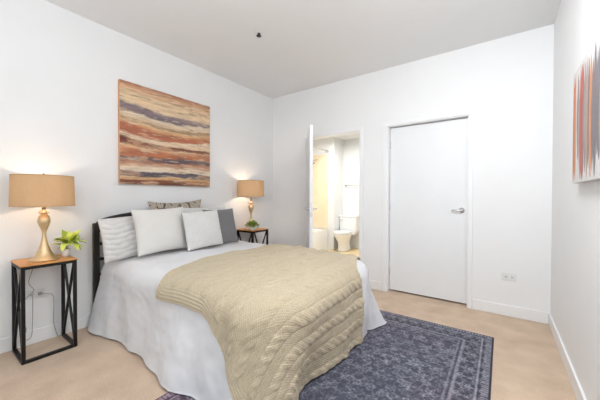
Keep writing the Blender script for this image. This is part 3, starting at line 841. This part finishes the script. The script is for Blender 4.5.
# ------------------------------------------------------------------ left painting
def strata(U, V):
    """abstract banded landscape; U left-right, V top-down (0..1) -> linear rgb"""
    stops = [  # (v at left, v at right, colour)
        (0.00, 0.00, (150, 92, 66)), (0.035, 0.05, (208, 158, 124)), (0.09, 0.14, (226, 196, 158)), (0.18, 0.235, (228, 200, 164)), (0.213, 0.258, (140, 122, 126)),
        (0.275, 0.285, (122, 108, 116)), (0.295, 0.30, (226, 208, 182)), (0.345, 0.345, (216, 192, 160)), (0.36, 0.36, (164, 130, 98)), (0.39, 0.40, (214, 176, 130)), (0.415, 0.43, (204, 144, 100)),
        (0.43, 0.455, (176, 104, 76)), (0.515, 0.475, (190, 116, 84)), (0.53, 0.485, (232, 208, 180)), (0.555, 0.565, (222, 190, 156)), (0.57, 0.58, (110, 60, 48)), (0.615, 0.60, (134, 76, 54)),
        (0.635, 0.61, (218, 178, 136)), (0.665, 0.62, (204, 140, 104)), (0.69, 0.635, (190, 116, 78)), (0.725, 0.675, (182, 106, 72)), (0.735, 0.69, (104, 88, 92)), (0.765, 0.735, (112, 92, 94)),
        (0.78, 0.755, (184, 124, 96)), (0.815, 0.80, (206, 166, 138)), (0.83, 0.825, (234, 214, 190)), (0.865, 0.86, (226, 206, 184)), (0.88, 0.875, (92, 84, 92)), (0.92, 0.91, (104, 94, 100)), (0.93, 0.925, (218, 180, 134)),
        (0.95, 0.94, (196, 146, 92)), (0.96, 0.955, (134, 78, 56)), (1.0, 1.0, (112, 66, 50))]
    wob = 0.045*(fbm(U*2.6+3, V*5.0, 3)-0.5) + 0.030*(fbm(U*14, V*30+5, 3)-0.5) + 0.028*np.sin(U*4.6-0.6)*np.sin(PI*np.clip((V-0.1)/0.55, 0, 1))*-1
    Vw = np.clip(V+wob*np.clip(V*12, 0, 1)*np.clip((1-V)*10, 0.1, 1), 0, 1)
    cols = np.array([[lin(*s[2])[k] for k in range(3)] for s in stops])
    L = np.array([s[0] for s in stops]); R = np.array([s[1] for s in stops])
    out = np.zeros(U.shape+(3,))
    for i in range(U.shape[0]):
        st = L*(1-U[i, 0]) + R*U[i, 0]
        for k in range(3): out[i, :, k] = np.interp(Vw[i], st, cols[:, k])
    streak = fbm(U*9, V*70, 4)
    out *= (0.66+0.62*streak)[..., None]
    # the dark bands break up into cream and rust patches
    lum = out.mean(-1, keepdims=True)
    br = (sst(0.50, 0.66, fbm(U*7+21, V*26+3, 4))[..., None])*sst(0.22, 0.10, lum)*0.75
    out = out*(1-br) + np.array(lin(206, 160, 126)[:3])*br
    wash = 0.32*sst(0.45, 0.7, fbm(U*3.5+31, V*11+13, 3))[..., None]
    out = out*(1-wash) + wash*(0.35*out + 0.65*np.array(lin(220, 186, 152)[:3]))
    # dry-brush flecks of cream and dark paint
    fl = sst(0.62, 0.72, fbm(U*9+9, V*80, 3))[..., None]*0.40
    out = out*(1-fl) + np.array(lin(234, 212, 182)[:3])*fl
    dk = sst(0.66, 0.76, fbm(U*8+50, V*70+7, 3))[..., None]*0.45
    out = out*(1-dk) + np.array(lin(104, 78, 74)[:3])*dk
    return out
pt = thing('painting', 'large abstract canvas of rust and cream bands above the bed', 'painting', (0, 0, 0), group='canvases on the walls')
PY0, PY1, PZ0, PZ1, PT = 1.188, 2.215, 1.296, 2.300, 0.036
obj('stretcher', bx((0.002, PY0, PZ0), (PT-0.001, PY1, PZ1), 0.002), M['canvas'], pt)
nu, nv = 240, 260
U, V = np.meshgrid(np.linspace(0, 1, nu), np.linspace(0, 1, nv), indexing='ij')
P = np.stack([np.full_like(U, PT), PY0+U*(PY1-PY0), PZ1-V*(PZ1-PZ0)], -1)
P[..., 0] += 0.0012*(fbm(U*60, V*160, 2)-0.5)
me = grid_mesh('canvas', P); c3 = strata(U, V)
set_color(me, 'paint', np.concatenate([c3, np.ones(U.shape+(1,))], -1))
M['paint'] = attr_mat('strata_paint', 'paint', 0.6, 90, 0.08, 0.25, 240)
link_mesh('canvas', me, M['paint'], pt, True)

# ------------------------------------------------------------------ right canvas: vertical strokes
def strokes(U, V):
    """white ground with tall pointed brush strokes; U runs from the far edge towards the camera"""
    base = np.array(lin(214, 211, 209)[:3])
    out = np.ones(U.shape+(3,))*base*(0.94+0.12*fbm(U*60, V*4, 3))[..., None]
    rnd = random.Random(3)
    # (centre u, half width, top v, bottom v, colour)
    S = [(0.020, 0.010, 0.02, 0.93, (196, 120, 92)), (0.050, 0.022, 0.03, 0.88, (208, 122, 84)), (0.075, 0.012, 0.0, 0.80, (196, 134, 92)), (0.088, 0.010, 0.30, 0.95, (198, 172, 128)),
         (0.150, 0.022, 0.05, 0.66, (140, 132, 134)), (0.172, 0.012, 0.10, 0.75, (162, 152, 152)), (0.215, 0.016, 0.0, 0.97, (186, 104, 92)), (0.255, 0.028, 0.02, 0.93, (182, 92, 78)), (0.285, 0.014, 0.0, 0.88, (156, 112, 108)),
         (0.330, 0.020, 0.04, 0.80, (150, 144, 146)), (0.375, 0.018, 0.03, 0.97, (176, 148, 132))]
    cols = [(200, 108, 76), (150, 143, 145), (186, 94, 80), (206, 140, 96), (120, 112, 116), (214, 170, 120)]
    u = 0.41
    while u < 0.98:
        w_ = rnd.uniform(0.012, 0.028); S.append((u, w_, rnd.uniform(0, 0.1), rnd.uniform(0.65, 0.97), rnd.choice(cols))); u += rnd.uniform(0.03, 0.06)
    for cu, hw_, t0, t1, col in S:
        hw_ = hw_*1.9; t1 = min(0.985, t1+0.14)
        wob = 0.010*(fbm(V*5+cu*40, V*0+cu*90, 3)-0.5)
        env = np.clip((V-t0)/0.35, 0, 1)**0.55*np.clip((t1-V)/0.34, 0, 1)**0.5
        a = sst(0.0, 0.25, env*hw_ - np.abs(U-cu-wob)*1.0 + 0.0 + hw_*0.15*(fbm(U*160, V*9+cu*30, 2)-0.5)) if False else np.clip((env*hw_-np.abs(U-cu-wob)+0.006*(fbm(U*220, V*14+cu*30, 2)-0.5))/0.004, 0, 1)
        cc = np.array(lin(*col)[:3])*(0.75+0.5*fbm(U*130, V*8+cu*60, 3))[..., None]
        out = out*(1-a[..., None]) + cc*a[..., None]
    return out
pr = thing('painting', 'white canvas with vertical red and grey strokes on right wall', 'painting', (0, 0, 0), group='canvases on the walls')
QY1, QY0, QZ0, QZ1, QT = 2.285, 1.385, 1.255, 1.885, 0.038
obj('stretcher', bx((RW-QT+0.001, QY0, QZ0), (RW-0.002, QY1, QZ1), 0.002), M['canvas_white'], pr)
U, V = np.meshgrid(np.linspace(0, 1, 420), np.linspace(0, 1, 150), indexing='ij')
P = np.stack([np.full_like(U, RW-QT), QY1-U*(QY1-QY0), QZ1-V*(QZ1-QZ0)], -1)
me = grid_mesh('canvas', P)
set_color(me, 'paint', np.concatenate([strokes(U, V), np.ones(U.shape+(1,))], -1))
M['paint2'] = attr_mat('stroke_paint', 'paint', 0.6, 90, 0.06, 0.25, 240)
link_mesh('canvas', me, M['paint2'], pr, True)

# ------------------------------------------------------------------ rug
def rug_colors(Xr, Yr, Wd, Ln):
    ex = np.minimum(Xr, Wd-Xr); ey = np.minimum(Yr, Ln-Yr); e = np.minimum(ex, ey)
    navy = np.array(lin(68, 70, 85)[:3]); mid = np.array(lin(112, 113, 126)[:3]); pale = np.array(lin(168, 168, 178)[:3]); plum = np.array(lin(112, 80, 92)[:3])
    # rosettes and arabesques of the field
    def ros(x, y, k):
        gx, gy = x*k, y*k
        ix, iy = np.floor(gx), np.floor(gy)
        gx = gx + 0.5*(iy % 2); ix = np.floor(gx)
        fx, fy = gx-ix-0.5, gy-iy-0.5
        r = np.hypot(fx, fy); a = np.arctan2(fy, fx)
        pet = 0.26+0.10*np.cos(6*a)
        rings = np.exp(-((r-pet)/0.05)**2) + np.exp(-(r/0.09)**2)
        return rings
    warp = 0.035*(fbm(Xr*9, Yr*9, 3)-0.5)
    f1 = ros(Xr+warp, Yr-warp, 7.5)
    f2 = ros(Xr*1.0+0.31+warp, Yr+0.17+warp, 13.0)
    ara = np.abs(fbm(Xr*22+4, Yr*22, 2)-0.5); ara = np.exp(-(ara/0.045)**2)
    g = 0.55*f1 + 0.40*f2 + 0.55*ara
    wear = fbm(Xr*5+1, Yr*5+8, 4); fine = fbm(Xr*60, Yr*60, 2)
    g = np.clip(g*(0.45+0.9*wear) + 0.55*(fine-0.5), 0, 1.2)
    tt = np.clip(g, 0, 1)[..., None]
    col = navy*(1-tt) + (mid*0.45+pale*0.55)*tt
    # border: guard stripes and a wide band of flowers
    band = ((e > 0.035) & (e < 0.20))
    fb = np.clip(0.6*ros(Xr+0.04, Yr+0.03, 9.5)+0.5*ros(Xr, Yr, 19)+0.35*(fine-0.5), 0, 1)[..., None]
    cb = navy*0.80*(1-fb) + pale*fb
    col = np.where(band[..., None], cb, col)
    def stripe(c0, w_, colr, k):
        nonlocal col
        a = (np.exp(-((e-c0)/w_)**4)*k*(0.6+0.8*fine))[..., None]; a = np.clip(a, 0, 1)
        col = col*(1-a) + colr*a
    stripe(0.075, 0.006, pale, 0.6); stripe(0.060, 0.003, navy*0.6, 0.8); stripe(0.195, 0.010, pale*0.9, 0.5); stripe(0.228, 0.005, pale*0.9, 0.45); stripe(0.212, 0.004, navy*0.7, 0.8)
    along = np.where(ex < ey, Yr, Xr)
    dash = ((e > 0.014) & (e < 0.048) & ((along/0.022) % 1 < 0.45))
    col = np.where(dash[..., None], col*0.35+pale*0.6, col)
    col = np.where((e < 0.012)[..., None], navy*0.55*np.ones_like(col), col)
    # faded plum areas
    pl = (sst(0.5, 0.68, fbm(Xr*2.1+7, Yr*2.1+2, 3))*0.10 + 0.28*sst(0.25, 0.0, Ln-Yr)*sst(0.9, 0.3, Xr) + 0.6*sst(0.35, 0.05, Xr)*0.7)[..., None]
    pl = np.clip(pl, 0, 0.75)
    lum = col.mean(-1, keepdims=True)
    col = col*(1-pl) + plum*(lum/plum.mean())*pl
    return col
RX0, RX1, RY0, RY1 = 1.420, 2.982, 0.39, 2.83
nx_, ny_ = 330, 500
U, V = np.meshgrid(np.linspace(0, 1, nx_), np.linspace(0, 1, ny_), indexing='ij')
Wd, Ln = RX1-RX0, RY1-RY0
P = np.stack([RX0+U*Wd, RY0+V*Ln, np.full_like(U, 0.010)], -1)
e = np.minimum(np.minimum(U, 1-U)*Wd, np.minimum(V, 1-V)*Ln)
P[..., 2] = np.where(e < 0.004, 0.002, 0.010) + 0.0008*(fbm(U*90, V*140, 2)-0.5)
me = grid_mesh('rug', P)
set_color(me, 'weave', np.concatenate([rug_colors(U*Wd, V*Ln, Wd, Ln), np.ones(U.shape+(1,))], -1))
M['rug'] = attr_mat('rug_weave', 'weave', 0.95, 260, 0.22, 0.5, 420, 0.003)
rug = link_mesh('rug', me, M['rug'], None, True)
tag(rug, 'navy and grey distressed oriental rug under the foot of the bed', 'rug')

# ------------------------------------------------------------------ outlets, cord, sprinkler
def outlet(label, loc, rz):
    t = thing('wall_outlet', label, 'outlet', loc, (0, 0, rz), 'wall outlets')   # local: plate faces -y, lies on its side
    obj('cover_plate', bx((-0.060, -0.006, -0.037), (0.060, 0, 0.037), 0.003), M['white_plastic'], t)
    for x in (-0.025, 0.025):
        bm = bmesh.new(); add_box(bm, (x-0.017, -0.009, -0.015), (x+0.017, -0.005, 0.015), 0.003)
        s = obj('socket', bm, M['white_plastic'], t)
        bm = bmesh.new(); add_box(bm, (x-0.008, -0.0096, 0.003), (x+0.004, -0.0088, 0.0065)); add_box(bm, (x-0.008, -0.0096, -0.0075), (x+0.004, -0.0088, -0.004))
        add_tube(bm, [(x+0.010, -0.0088, -0.001), (x+0.010, -0.0096, -0.001)], 0.003, 10)
        obj('slot', bm, M['slot'], s)
    return t
outlet('white wall outlet near the right corner of the back wall', (3.09, RD, 0.388), 0)
outlet('white wall outlet behind the left nightstand', (0.0, 0.585, 0.392), PI/2)
t = thing('power_cord', 'thin grey cord dropping from the outlet behind the left nightstand', 'cord', (0.0, 0.61, 0.392))
bm = bmesh.new(); add_box(bm, (0.0095, -0.012, -0.011), (0.034, 0.012, 0.011), 0.004); obj('plug', bm, M['cord'], t)
bm = bmesh.new(); add_tube(bm, smooth_path([(0.032, 0, 0), (0.05, 0.03, -0.005), (0.03, 0.075, -0.03), (0.022, 0.085, -0.12), (0.022, 0.082, -0.25), (0.028, 0.10, -0.36), (0.035, 0.11, -0.387)], 6), 0.0021, 6)
obj('cord', bm, M['cord'], t, True)

t = thing('fire_sprinkler', 'small dark fire sprinkler head on the ceiling', 'sprinkler', (1.10, 1.99, RH)); t.scale = (1.15, 1.15, 0.55)
bm = bmesh.new(); add_lathe(bm, [(0.036, 0.0), (0.036, -0.004), (0.022, -0.010), (0.014, -0.012)], n=28); obj('escutcheon', bm, M['white_plastic'], t, True)
bm = bmesh.new()
add_tube(bm, [(0, 0, -0.010), (0, 0, -0.026)], 0.011, 14)
for s in (-1, 1): add_tube(bm, smooth_path([(s*0.009, 0, -0.024), (s*0.016, 0, -0.036), (s*0.008, 0, -0.050), (0, 0, -0.054)], 4), 0.0032, 8)
obj('frame', bm, M['sprinkler'], t, True)
bm = bmesh.new(); add_lathe(bm, [(0.004, -0.052), (0.021, -0.055), (0.021, -0.058), (0.003, -0.058)], n=20); obj('deflector', bm, M['sprinkler'], t, True)
